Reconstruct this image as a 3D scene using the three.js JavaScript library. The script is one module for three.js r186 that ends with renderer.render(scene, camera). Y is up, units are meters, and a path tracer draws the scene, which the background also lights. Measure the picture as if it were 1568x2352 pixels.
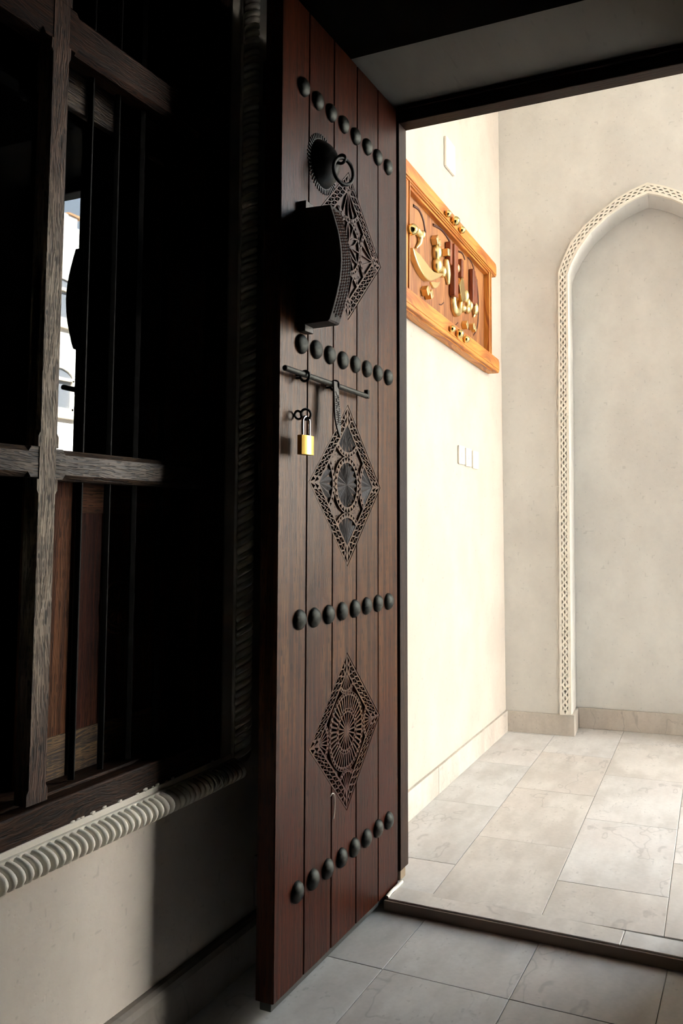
import * as THREE from 'three';
import { RoundedBoxGeometry } from 'three/addons/geometries/RoundedBoxGeometry.js';
import { mergeGeometries } from 'three/addons/utils/BufferGeometryUtils.js';
import { Brush, Evaluator, SUBTRACTION } from 'three-bvh-csg';

// ------------------------------------------------------------------ camera, sky, sun, exposure
const scene = new THREE.Scene();
const W = 1568, H = 2352, FOCAL = 1950, PPX = 860, PPY = 1033;
const camera = new THREE.PerspectiveCamera((2 * Math.atan(H / 2 / FOCAL) * 180) / Math.PI, W / H, 0.02, 200);
camera.setViewOffset(W, H, W / 2 - PPX, H / 2 - PPY, W, H);
const PITCH = 0.08594, YAW = 0.42889;
camera.position.set(0, 1.2, 0);
camera.rotation.set(PITCH, YAW, 0, 'YXZ');
scene.add(camera);

const renderer = new THREE.WebGLRenderer({ antialias: true });
renderer.shadowMap.enabled = true;
renderer.toneMapping = THREE.LinearToneMapping;
renderer.toneMappingExposure = 5.4;

const SUN_DIR = new THREE.Vector3(-0.72, 0.78, 0.42).normalize();
{ // hazy desert sky: pale at the horizon, soft blue overhead, no sun disc
  const w = 256, h = 128, d = new Float32Array(w * h * 4);
  for (let j = 0; j < h; j++) {
    const el = Math.max(0, Math.sin(((j + 0.5) / h - 0.5) * Math.PI)), k = Math.pow(el, 0.55);
    const c = [2.2 - 1.75 * k, 2.25 - 1.35 * k, 2.2 - 0.75 * k];
    for (let i = 0; i < w; i++) d.set([...c, 1], (j * w + i) * 4);
  }
  const t = new THREE.DataTexture(d, w, h, THREE.RGBAFormat, THREE.FloatType);
  t.mapping = THREE.EquirectangularReflectionMapping; t.magFilter = THREE.LinearFilter; t.needsUpdate = true;
  scene.background = t;
}
const sun = new THREE.DirectionalLight(0xffffff, 31);
sun.position.copy(SUN_DIR).multiplyScalar(40).add(new THREE.Vector3(8, 0, -14));
sun.target.position.set(8, 0, -14);
sun.castShadow = true;
Object.assign(sun.shadow.camera, { left: -25, right: 25, top: 25, bottom: -25, near: 1, far: 90 });
scene.add(sun, sun.target);

// ------------------------------------------------------------------ helpers
let seed = 7;
const rnd = () => { seed = (seed * 1664525 + 1013904223) >>> 0; return seed / 4294967296; };
const used = new Map();
function numbered(name) {
  const n = used.get(name) || 0; used.set(name, n + 1);
  return n ? name + '_' + String(n).padStart(3, '0') : name;
}
function tag(o, label, category, group) {
  o.userData.label = label; if (category) o.userData.category = category; if (group) o.userData.group = group; return o;
}
function thing(name, pos = [0, 0, 0], parent = scene) {
  const g = new THREE.Group(); g.name = numbered(name); g.position.set(...pos); parent.add(g); return g;
}
function struct(name, label, pos = [0, 0, 0]) {
  const g = thing(name, pos); g.userData.kind = 'structure'; if (label) g.userData.label = label; return g;
}
function part(name, geo, material, parent, label) {
  const m = new THREE.Mesh(geo, material); m.name = numbered(name); m.castShadow = m.receiveShadow = true;
  parent.add(m); if (label) m.userData.label = label; return m;
}
function solid(name, label, geo, material) { const m = part(name, geo, material, scene, label); m.userData.kind = 'structure'; return m; }
// planar texture coordinates in metres; v runs along the grain axis
function planar(geo, grain = 'y', ou = rnd() * 3, ov = rnd() * 3) {
  const g = geo.index ? geo.toNonIndexed() : geo;
  if (!g.attributes.normal) g.computeVertexNormals();
  const p = g.attributes.position, n = g.attributes.normal, uv = new Float32Array(p.count * 2);
  for (let i = 0; i < p.count; i++) {
    const x = p.getX(i), y = p.getY(i), z = p.getZ(i), ax = Math.abs(n.getX(i)), ay = Math.abs(n.getY(i)), az = Math.abs(n.getZ(i));
    const c = { x, y, z }; let others;
    const dom = ax >= ay && ax >= az ? 'x' : ay >= az ? 'y' : 'z';
    let v, u;
    if (dom === grain) { const r = ['x', 'y', 'z'].filter((k) => k !== dom); u = c[r[0]]; v = c[r[1]] * 0.2; }
    else { v = c[grain]; u = c[['x', 'y', 'z'].find((k) => k !== dom && k !== grain)]; }
    uv[i * 2] = u + ou; uv[i * 2 + 1] = v + ov;
  }
  g.setAttribute('uv', new THREE.BufferAttribute(uv, 2)); g.deleteAttribute('uv1');
  return g;
}
const merge = (list) => mergeGeometries(list.map((g) => { const q = g.index ? g.toNonIndexed() : g; if (!q.attributes.normal) q.computeVertexNormals(); if (!q.attributes.uv) q.setAttribute('uv', new THREE.BufferAttribute(new Float32Array(q.attributes.position.count * 2), 2)); for (const k of Object.keys(q.attributes)) if (!['position', 'normal', 'uv'].includes(k)) q.deleteAttribute(k); return q; }));
// box between two corners
function bx(x0, x1, y0, y1, z0, z1, r = 0, seg = 1) {
  const w = Math.abs(x1 - x0), h = Math.abs(y1 - y0), d = Math.abs(z1 - z0);
  const g = r ? new RoundedBoxGeometry(w, h, d, seg, Math.min(r, w / 2.01, h / 2.01, d / 2.01)) : new THREE.BoxGeometry(w, h, d);
  return g.translate((x0 + x1) / 2, (y0 + y1) / 2, (z0 + z1) / 2);
}
const V2 = (a) => a.map(([x, y]) => new THREE.Vector2(x, y));
const shapeOf = (pts, holes = []) => { const s = new THREE.Shape(V2(pts)); for (const h of holes) s.holes.push(new THREE.Path(V2(h))); return s; };
const ext = (s, depth, bevel = 0, curveSegments = 12) => new THREE.ExtrudeGeometry(s, { depth, curveSegments, bevelEnabled: bevel > 0, bevelThickness: bevel, bevelSize: bevel, bevelSegments: 2 });
const Q = Math.PI / 2;
// flat work is drawn in (a = -z, y) and faces +x after this turn
const face = (g) => g.rotateY(Q);
function tube(pts, r, seg = 24, rad = 8, closed = false) {
  return new THREE.TubeGeometry(new THREE.CatmullRomCurve3(pts.map((p) => new THREE.Vector3(...p)), closed), seg, r, rad, closed);
}
function moved(g, x, y, z) { return g.translate(x, y, z); }

// ------------------------------------------------------------------ textures
function makeNoise(period, s) {
  const n = new Float32Array(period * period); let k = s >>> 0;
  for (let i = 0; i < n.length; i++) { k = (k * 1664525 + 1013904223) >>> 0; n[i] = k / 4294967296; }
  return n;
}
const NP = 256, N1 = makeNoise(NP, 11), N2 = makeNoise(NP, 77);
function vn(N, x, y, px, py) { // tileable value noise, periods px, py
  const xi = Math.floor(x), yi = Math.floor(y), fx = x - xi, fy = y - yi, sx = fx * fx * (3 - 2 * fx), sy = fy * fy * (3 - 2 * fy);
  const m = (a, p) => ((a % p) + p) % p;
  const x0 = m(xi, px), x1 = m(xi + 1, px), y0 = m(yi, py), y1 = m(yi + 1, py);
  const a = N[(y0 % NP) * NP + (x0 % NP)], b = N[(y0 % NP) * NP + (x1 % NP)], c = N[(y1 % NP) * NP + (x0 % NP)], d = N[(y1 % NP) * NP + (x1 % NP)];
  return a + (b - a) * sx + (c - a) * sy + (a - b - c + d) * sx * sy;
}
function fbm(N, u, v, fx, fy, oct = 4, gain = 0.5) {
  let s = 0, a = 1, t = 0;
  for (let i = 0; i < oct; i++) { s += a * vn(N, u * fx, v * fy, fx, fy); t += a; a *= gain; fx *= 2; fy *= 2; }
  return s / t;
}
function tex(w, h, fn, metres, srgb = true) {
  const d = new Uint8Array(w * h * 4);
  for (let j = 0; j < h; j++) for (let i = 0; i < w; i++) {
    const c = fn(i / w, j / h), k = (j * w + i) * 4;
    d[k] = Math.max(0, Math.min(255, c[0])); d[k + 1] = Math.max(0, Math.min(255, c[1])); d[k + 2] = Math.max(0, Math.min(255, c[2])); d[k + 3] = 255;
  }
  const t = new THREE.DataTexture(d, w, h, THREE.RGBAFormat);
  t.wrapS = t.wrapT = THREE.RepeatWrapping; t.magFilter = THREE.LinearFilter; t.minFilter = THREE.LinearFilter;
  t.colorSpace = srgb ? THREE.SRGBColorSpace : THREE.NoColorSpace; t.repeat.set(1 / metres[0], 1 / metres[1]); t.needsUpdate = true;
  return t;
}
const lerp = (a, b, t) => a + (b - a) * t, mix3 = (a, b, t) => [lerp(a[0], b[0], t), lerp(a[1], b[1], t), lerp(a[2], b[2], t)];
const sstep = (a, b, x) => { const t = Math.max(0, Math.min(1, (x - a) / (b - a))); return t * t * (3 - 2 * t); };

// door timber: straight reddish brown grain with painted grey sheen and short dark pores
const doorGrain = (u, v) => {
  const warp = (fbm(N2, u, v, 3, 6, 2) - 0.5) * 0.06;
  const st = fbm(N1, u + warp, v, 48, 9, 3), fine = fbm(N2, u + warp, v, 128, 30, 2), pore = sstep(0.62, 0.8, vn(N1, (u + warp) * 200, v * 120, 200, 120));
  return { st, fine, pore };
};
// one repeat is the whole leaf: painted sheen and mild wear grey its middle, foot and head stay red
const doorMap = tex(512, 2048, (u, v) => {
  const { st, fine, pore } = doorGrain(u, v), patch = fbm(N2, u, v, 4, 9, 3), y = v * 2.7 + (fbm(N1, u, v, 3, 8, 3) - 0.5) * 0.7;
  const wornSheen = sstep(0.25, 1.0, y) * (1 - sstep(1.55, 2.2, y));  // height band of painted sheen, mixed with mild wear
  let c = mix3([60, 29, 16], [90, 48, 28], sstep(0.25, 0.75, st));
  c = mix3(c, [86, 38, 20], sstep(0.45, 0.7, patch) * 0.5);
  const g = mix3([96, 72, 54], [140, 112, 86], sstep(0.25, 0.75, st));
  c = mix3(c, g, wornSheen * (0.6 + 0.4 * sstep(0.35, 0.65, fbm(N1, u, v, 5, 14, 3))));
  const k = 0.86 + 0.28 * fine - 0.34 * pore; return [c[0] * k, c[1] * k, c[2] * k];
}, [0.34, 2.7]);
const doorBump = tex(512, 2048, (u, v) => { const { st, fine, pore } = doorGrain(u, v); const k = 150 + 60 * (st - 0.5) + 70 * (fine - 0.5) - 90 * pore; return [k, k, k]; }, [0.34, 2.7], false);
// weathered window timber: grey fibres with dark checks
const oldGrain = (u, v) => {
  const w = (fbm(N1, u, v, 4, 4, 3) - 0.5) * 0.12, f1 = fbm(N2, u + w, v, 40, 8, 3), f2 = vn(N1, (u + w * 1.6) * 96, v * 18, 96, 18), f3 = vn(N2, (u + w) * 160, v * 30, 160, 30);
  return { f1, f2, f3 };
};
const oldMap = tex(512, 1024, (u, v) => {
  const { f1, f2, f3 } = oldGrain(u, v), light = sstep(0.4, 0.85, f2 * 0.6 + f3 * 0.4);
  let c = mix3([56, 42, 33], [108, 90, 74], sstep(0.3, 0.7, f1)); c = mix3(c, [168, 152, 132], light * 0.55);
  const d = 1 - 0.55 * sstep(0.62, 0.85, f3); return [c[0] * d, c[1] * d, c[2] * d];
}, [0.2, 0.5]);
const oldBump = tex(512, 1024, (u, v) => { const { f1, f2, f3 } = oldGrain(u, v); const k = 90 + 100 * (f2 - 0.3) - 80 * sstep(0.6, 0.85, f3) + 40 * f1; return [k, k, k]; }, [0.2, 0.5], false);
// lime plaster
const plasterField = (u, v) => ({ big: fbm(N1, u, v, 3, 3, 4), mid: fbm(N2, u, v, 14, 10, 4), fine: fbm(N1, u, v, 90, 90, 2), pit: sstep(0.9, 0.96, vn(N2, u * 120, v * 120, 120, 120)) });
const plasterMap = tex(1024, 1024, (u, v) => {
  const f = plasterField(u, v); let c = mix3([213, 208, 201], [222, 218, 211], sstep(0.3, 0.7, f.big * 0.6 + f.mid * 0.4));
  const k = 0.98 + 0.03 * f.mid + 0.02 * (f.fine - 0.5) - 0.06 * f.pit; return [c[0] * k, c[1] * k, c[2] * k];
}, [1.6, 1.6]);
const plasterBump = tex(512, 512, (u, v) => { const f = plasterField(u, v); const k = 128 + 90 * (f.mid - 0.5) + 30 * (f.fine - 0.5) - 40 * f.pit; return [k, k, k]; }, [0.8, 0.8], false);
// pale limestone paving
const stoneMap = tex(1024, 1024, (u, v) => {
  const w = fbm(N2, u, v, 4, 4, 3), big = fbm(N1, u + w * 0.2, v, 5, 8, 4), band = fbm(N2, u, v, 6, 22, 4), vein = Math.abs(fbm(N1, u, v + w * 0.1, 5, 9, 4) - 0.5), fleck = sstep(0.8, 0.93, vn(N1, u * 90, v * 130, 90, 130)) * sstep(0.5, 0.62, band);
  let c = mix3([206, 201, 194], [230, 226, 220], sstep(0.28, 0.7, big * 0.6 + band * 0.4));
  c = mix3(c, [216, 206, 198], sstep(0.52, 0.7, w) * 0.35); const k = 1 - 0.09 * (1 - sstep(0, 0.022, vein)) * sstep(0.45, 0.6, w) - 0.08 * fleck + 0.05 * (fbm(N2, u, v, 120, 120, 2) - 0.5);
  return [c[0] * k, c[1] * k, c[2] * k];
}, [1.1, 1.1]);
// honey coloured joinery
const honeyField = (u, v) => { const w = (fbm(N1, u, v, 3, 2, 3) - 0.5) * 0.2; return { a: fbm(N2, u + w, v, 22, 3, 3), b: vn(N1, (u + w) * 110, v * 8, 110, 8), k: fbm(N1, u, v, 4, 3, 3) }; };
const honeyMap = tex(512, 512, (u, v) => {
  const { a, b, k } = honeyField(u, v); let c = mix3([182, 106, 42], [232, 168, 88], sstep(0.3, 0.7, a * 0.7 + k * 0.3)); const d = 0.88 + 0.22 * b; return [c[0] * d, c[1] * d, c[2] * d];
}, [0.3, 0.6]);
const boardMap = tex(512, 512, (u, v) => {
  const { a, b, k } = honeyField(u, v); let c = mix3([150, 94, 54], [200, 146, 96], sstep(0.3, 0.7, a * 0.6 + k * 0.4)); const d = 0.86 + 0.24 * b; return [c[0] * d, c[1] * d, c[2] * d];
}, [0.3, 0.6]);
const ironBump = tex(256, 256, (u, v) => { const k = 255 * fbm(N1, u, v, 14, 14, 4); return [k, k, k]; }, [0.08, 0.08], false);

const M = (o) => new THREE.MeshStandardMaterial(o);
const P = (o) => new THREE.MeshPhysicalMaterial(o);
const doorMats = [0xc0a488, 0xb49a80, 0xbea286, 0xae947c, 0xb49478].map((c) => P({ map: doorMap, bumpMap: doorBump, bumpScale: 0.0004, color: c, roughness: 0.36, specularIntensity: 0.5, ior: 1.28 }));
const carveMat = P({ map: doorMap, bumpMap: doorBump, bumpScale: 0.0003, color: 0xc2ac94, roughness: 0.4, specularIntensity: 0.25 });
const darkWood = M({ map: doorMap, bumpMap: doorBump, bumpScale: 0.001, color: 0x6a5a50, roughness: 0.6 });
const frameMat = P({ map: doorMap, bumpMap: doorBump, bumpScale: 0.001, color: 0x6e6058, roughness: 0.55, specularIntensity: 0.3 });
const oldMat = P({ map: oldMap, bumpMap: oldBump, bumpScale: 0.002, color: 0xc8beb6, roughness: 0.5, specularIntensity: 0.6 });
const mullionMap = tex(256, 2048, (u, v) => { // weathered grey; head darkened to paint in light falloff, foot is darker wood
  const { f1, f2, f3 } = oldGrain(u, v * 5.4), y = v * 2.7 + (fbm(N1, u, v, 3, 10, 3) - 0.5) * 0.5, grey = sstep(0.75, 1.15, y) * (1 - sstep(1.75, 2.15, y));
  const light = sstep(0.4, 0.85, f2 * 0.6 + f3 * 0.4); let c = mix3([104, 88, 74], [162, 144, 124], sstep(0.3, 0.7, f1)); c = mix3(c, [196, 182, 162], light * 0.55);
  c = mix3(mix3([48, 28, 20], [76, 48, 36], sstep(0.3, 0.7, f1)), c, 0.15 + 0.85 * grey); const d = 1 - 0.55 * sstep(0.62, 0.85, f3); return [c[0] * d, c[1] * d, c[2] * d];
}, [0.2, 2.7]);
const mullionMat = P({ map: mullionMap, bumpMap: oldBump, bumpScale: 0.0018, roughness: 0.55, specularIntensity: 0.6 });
const beamShadeMat = P({ map: oldMap, bumpMap: oldBump, bumpScale: 0.0012, color: 0x8a6450, roughness: 0.6, specularIntensity: 0.3 });  // darker, redder copy of oldMat, painting in weaker light on the upper rails
const shutterMat = P({ map: doorMap, bumpMap: oldBump, bumpScale: 0.001, color: 0xd2a88c, roughness: 0.65, specularIntensity: 0.25 });
const sillMat = P({ map: oldMap, bumpMap: oldBump, bumpScale: 0.0014, color: 0x8c6a50, roughness: 0.6, specularIntensity: 0.3 });
const kickMat = M({ map: oldMap, bumpMap: oldBump, bumpScale: 0.001, color: 0xffdf9c, roughness: 0.7 });
const plaster = M({ map: plasterMap, bumpMap: plasterBump, bumpScale: 0.0015, roughness: 0.92 });
const plasterWarm = M({ map: plasterMap, bumpMap: plasterBump, bumpScale: 0.0012, color: 0xe6ded6, roughness: 0.92 });
const plasterGrey = M({ map: plasterMap, bumpMap: plasterBump, bumpScale: 0.0025, color: 0xfff6ee, roughness: 0.95 });
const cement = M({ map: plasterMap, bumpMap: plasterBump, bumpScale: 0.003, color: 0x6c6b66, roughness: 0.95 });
const castPlaster = M({ color: 0xe8e0d2, bumpMap: plasterBump, bumpScale: 0.001, roughness: 0.9 });
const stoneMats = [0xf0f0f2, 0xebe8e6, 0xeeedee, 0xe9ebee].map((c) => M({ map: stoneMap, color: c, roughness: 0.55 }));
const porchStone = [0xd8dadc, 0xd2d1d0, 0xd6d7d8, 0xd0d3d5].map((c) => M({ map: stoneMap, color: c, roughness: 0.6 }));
const groutMat = M({ color: 0xa8a196, roughness: 0.95 });
const whiteGrout = M({ color: 0xe6dfd2, roughness: 0.95 });
const iron = M({ color: 0x232522, metalness: 0.9, roughness: 0.24, bumpMap: ironBump, bumpScale: 0.0003 });
const ironDark = M({ color: 0x0c0c0b, metalness: 0.7, roughness: 0.34, bumpMap: ironBump, bumpScale: 0.0003 });
const ironPlate = M({ color: 0x2e2b27, metalness: 0.6, roughness: 0.55, bumpMap: ironBump, bumpScale: 0.0009 });
const brass = M({ color: 0xd8b45c, metalness: 1, roughness: 0.3 });
const steel = M({ color: 0xdadad8, metalness: 1, roughness: 0.14 });
const gold = M({ color: 0xe8d096, metalness: 1, roughness: 0.32 });
const goldBall = M({ color: 0xe8cf8e, metalness: 1, roughness: 0.1 });
const honey = M({ map: honeyMap, color: 0xe8d6b4, roughness: 0.45 });
const board = M({ map: boardMap, color: 0xe2d2b8, roughness: 0.55 });
const stave = M({ map: boardMap, color: 0xb07a52, roughness: 0.5 });
const inlay = M({ color: 0x4a1f0c, roughness: 0.6 });
const glass = new THREE.MeshPhysicalMaterial({ color: 0xffffff, transmission: 1, thickness: 0, roughness: 0, ior: 1.52 });
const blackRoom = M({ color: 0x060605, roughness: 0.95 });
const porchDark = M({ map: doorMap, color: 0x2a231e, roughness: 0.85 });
const plastic = M({ color: 0xf4efe2, roughness: 0.35 });
const cordMat = M({ color: 0xd8d2c4, roughness: 0.8 });

// ------------------------------------------------------------------ setting: floors
const SILL_Y = 0.036;
function tileField(parent, cols, rowsOf, y, mats, th, turn = 0, pivot = [0, 0]) {
  // one flagstone per cell, edges eased, heights a hair uneven
  for (const [x0, x1, col] of cols) for (const [z0, z1] of rowsOf(col)) {
    const g = 0.0009, dy = (rnd() - 0.5) * 0.0007;
    const geo = planar(bx(x0 + g, x1 - g, -th, 0, z0 + g, z1 - g, 0.0015), 'x');
    const m = part('tile', geo, mats[Math.floor(rnd() * mats.length)], parent);
    m.position.y = y + dy;
  }
}
const floorPorch = struct('floor', 'pale grey stone tile floor of the dim entrance in front of the door');
{
  const cols = [], xs = []; for (let x = -1.33; x < 2; x += 0.35) xs.push(x);
  xs.forEach((x, i) => cols.push([x, Math.min(x + 0.35, 2), i]));
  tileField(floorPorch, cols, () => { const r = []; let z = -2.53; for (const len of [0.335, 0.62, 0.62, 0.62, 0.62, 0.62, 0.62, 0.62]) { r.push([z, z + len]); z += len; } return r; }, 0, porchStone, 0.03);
  part('grout_bed', bx(-1.34, 2.0, -0.2, -0.004, -2.75, 2.6), groutMat, floorPorch);
}
const floorFar = struct('floor_far', 'pale limestone tile floor of the bright room beyond the doorway', [-0.3, 0, -2.62]);
floorFar.rotation.y = 0.047;
{
  const cols = []; for (let i = -4; i < 8; i++) cols.push([i * 0.345, (i + 1) * 0.345, i]);
  tileField(floorFar, cols, (c) => { const r = []; const start = c % 2 === 0 ? -0.56 : -0.27; r.push([start, 0]); for (let z = start; z > -2.9; z -= 0.63) r.push([z - 0.63, z]); return r; }, SILL_Y, stoneMats, 0.025);
  part('grout_bed', bx(-1.5, 2.75, -0.2, SILL_Y - 0.004, -3.2, 0.02), groutMat, floorFar);
}
const threshold = struct('door_sill', 'raised stone threshold with a dark front edge across the doorway');
part('slab', planar(bx(-1.108, -0.4055, SILL_Y - 0.034, SILL_Y, -2.612, -2.52, 0.003, 2), 'x'), stoneMats[1], threshold);
part('slab', planar(bx(-0.4043, -0.02, SILL_Y - 0.034, SILL_Y, -2.612, -2.52, 0.003, 2), 'x'), stoneMats[0], threshold);
part('riser', planar(bx(-1.118, -0.02, 0, SILL_Y - 0.005, -2.5225, -2.512, 0.002), 'x'), M({ color: 0x8c7b6c, roughness: 0.85 }), threshold);
part('grout_line', planar(tube([[-1.112, SILL_Y, -2.525], [-1.112, SILL_Y + 0.004, -2.56], [-1.113, SILL_Y + 0.002, -2.6], [-1.11, SILL_Y + 0.006, -2.64]], 0.006, 16, 6)), whiteGrout, threshold, 'white smear of grout along the end of the sill');

// ------------------------------------------------------------------ setting: walls of the entrance
const WX = -1.335;
function wallShape(pts, holes, depth, place, material, name, label) {
  const g = ext(shapeOf(pts, holes), depth); place(g); return solid(name, label, planar(g, 'y'), material);
}
// left wall: drawn in (a = -z, y), thickness behind the face
wallShape([[-2.6, 0], [2.66, 0], [2.66, 3.6], [-2.6, 3.6]], [[[0.62, 0.572], [1.935, 0.572], [1.935, 2.92], [0.62, 2.92]]], 0.2, (g) => moved(face(g), WX - 0.2, 0, 0), plasterGrey, 'wall_left', 'plastered side wall with the barred timber window');
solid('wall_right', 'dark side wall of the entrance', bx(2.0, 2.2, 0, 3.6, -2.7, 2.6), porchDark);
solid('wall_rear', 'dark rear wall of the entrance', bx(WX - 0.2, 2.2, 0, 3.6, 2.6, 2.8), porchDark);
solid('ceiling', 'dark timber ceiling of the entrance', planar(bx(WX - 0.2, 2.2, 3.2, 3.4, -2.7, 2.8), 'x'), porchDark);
// wall over and beside the doorway
const SOF = 2.662;
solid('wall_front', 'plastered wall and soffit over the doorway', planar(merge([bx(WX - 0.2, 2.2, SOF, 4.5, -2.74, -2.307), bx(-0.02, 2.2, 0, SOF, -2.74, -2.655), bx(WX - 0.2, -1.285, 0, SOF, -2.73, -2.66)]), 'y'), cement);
// skirting along the left wall
{
  const prof = shapeOf([[0, 0], [0.026, 0], [0.026, 0.1], [0.021, 0.114], [0.012, 0.121], [0, 0.123]]);
  const g = ext(prof, 4.2); g.translate(0, 0, -2.64); g.translate(WX, 0, 0);
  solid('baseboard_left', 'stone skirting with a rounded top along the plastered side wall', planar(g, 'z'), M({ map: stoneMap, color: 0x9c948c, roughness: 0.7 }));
}
// ------------------------------------------------------------------ rope moulding round the window
const rope = struct('trim_1', 'white plaster rope moulding running below and beside the barred window');
{
  const lobe = (() => {
    const pts = []; for (let i = 0; i <= 10; i++) { const t = i / 10, an = lerp(1.75, -1.45, t); pts.push([Math.cos(an) * 0.026 * (0.75 + 0.25 * Math.sin(Math.PI * t)) + 0.002, Math.sin(an) * 0.023, -0.036 * (t - 0.5) - 0.004 * Math.sin(Math.PI * t)]); }
    return merge([tube(pts, 0.0088, 14, 8), new THREE.SphereGeometry(0.0088, 8, 6).translate(...pts[10]), new THREE.SphereGeometry(0.0088, 8, 6).translate(...pts[0])]);
  })();
  for (let z = -0.56; z > -2.01; z -= 0.0205) { const m = part('lobe', lobe, castPlaster, rope); m.position.set(WX + 0.002, 0.534, z); m.rotation.x = (rnd() - 0.5) * 0.06; }
  const upright = lobe.clone().rotateX(Q);
  for (let y = 0.56; y < 3.18; y += 0.0205) { const m = part('lobe', upright, castPlaster, rope); m.position.set(WX + 0.002, y, -2.02); m.rotation.x = (rnd() - 0.5) * 0.06; }
  part('fillet', planar(bx(WX - 0.01, WX + 0.013, 0.556, 0.566, -2.0, -0.5, 0.003, 2), 'z'), castPlaster, rope);
  part('fillet', planar(bx(WX - 0.01, WX + 0.008, 0.557, 3.2, -1.998, -1.985, 0.003), 'y'), castPlaster, rope);
  const bits = []; for (let i = 0; i < 26; i++) bits.push(new THREE.IcosahedronGeometry(0.0025 + rnd() * 0.003, 0).scale(0.7, 1, 1.8).translate(WX + 0.003, 0.579 + rnd() * 0.003, -0.7 - rnd() * 1.2));
  part('back_strip', planar(bx(WX - 0.01, WX + 0.005, 0.56, 0.579, -2.0, -0.5, 0.002), 'z'), castPlaster, rope);
  part('mortar_crumbs', planar(merge(bits)), castPlaster, rope).userData.kind = 'stuff';
}
// ------------------------------------------------------------------ window
const win = struct('window_1', 'weathered timber window with iron bars, glass above and carved shutters below');
tag(win, 'weathered timber window with iron bars, glass above and carved shutters below', 'window');
// a rail with chamfers that stop short of its ends; runs along z from z0 (near) to z1 (far)
function chamferBar(len, h, depth, c, stopA, stopB) {
  const st = [[0, 0], [stopA * 0.75, 0], [stopA, c], [len - stopB, c], [len - stopB * 0.75, 0], [len, 0]].filter((s, i, a) => !i || s[0] > a[i - 1][0]);
  const ring = (s, k) => { const e = Math.max(k, 0.0008); return [[0, -h / 2, s], [depth - e, -h / 2, s], [depth, -h / 2 + e, s], [depth, h / 2 - e, s], [depth - e, h / 2, s], [0, h / 2, s]]; };
  const pos = []; const tri = (a, b, d) => pos.push(...a, ...b, ...d);
  for (let i = 0; i < st.length - 1; i++) { const A = ring(...st[i]), B = ring(...st[i + 1]); for (let k = 0; k < 6; k++) { const n = (k + 1) % 6; tri(A[k], A[n], B[n]); tri(A[k], B[n], B[k]); } }
  for (const [s, k, f] of [[0, 0, 1], [len, 0, -1]]) { const A = ring(s, k); for (let i = 1; i < 5; i++) f > 0 ? tri(A[0], A[i + 1], A[i]) : tri(A[0], A[i], A[i + 1]); }
  const g = new THREE.BufferGeometry(); g.setAttribute('position', new THREE.Float32BufferAttribute(pos, 3)); g.computeVertexNormals();
  return g; // along +z, front at +x
}
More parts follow.
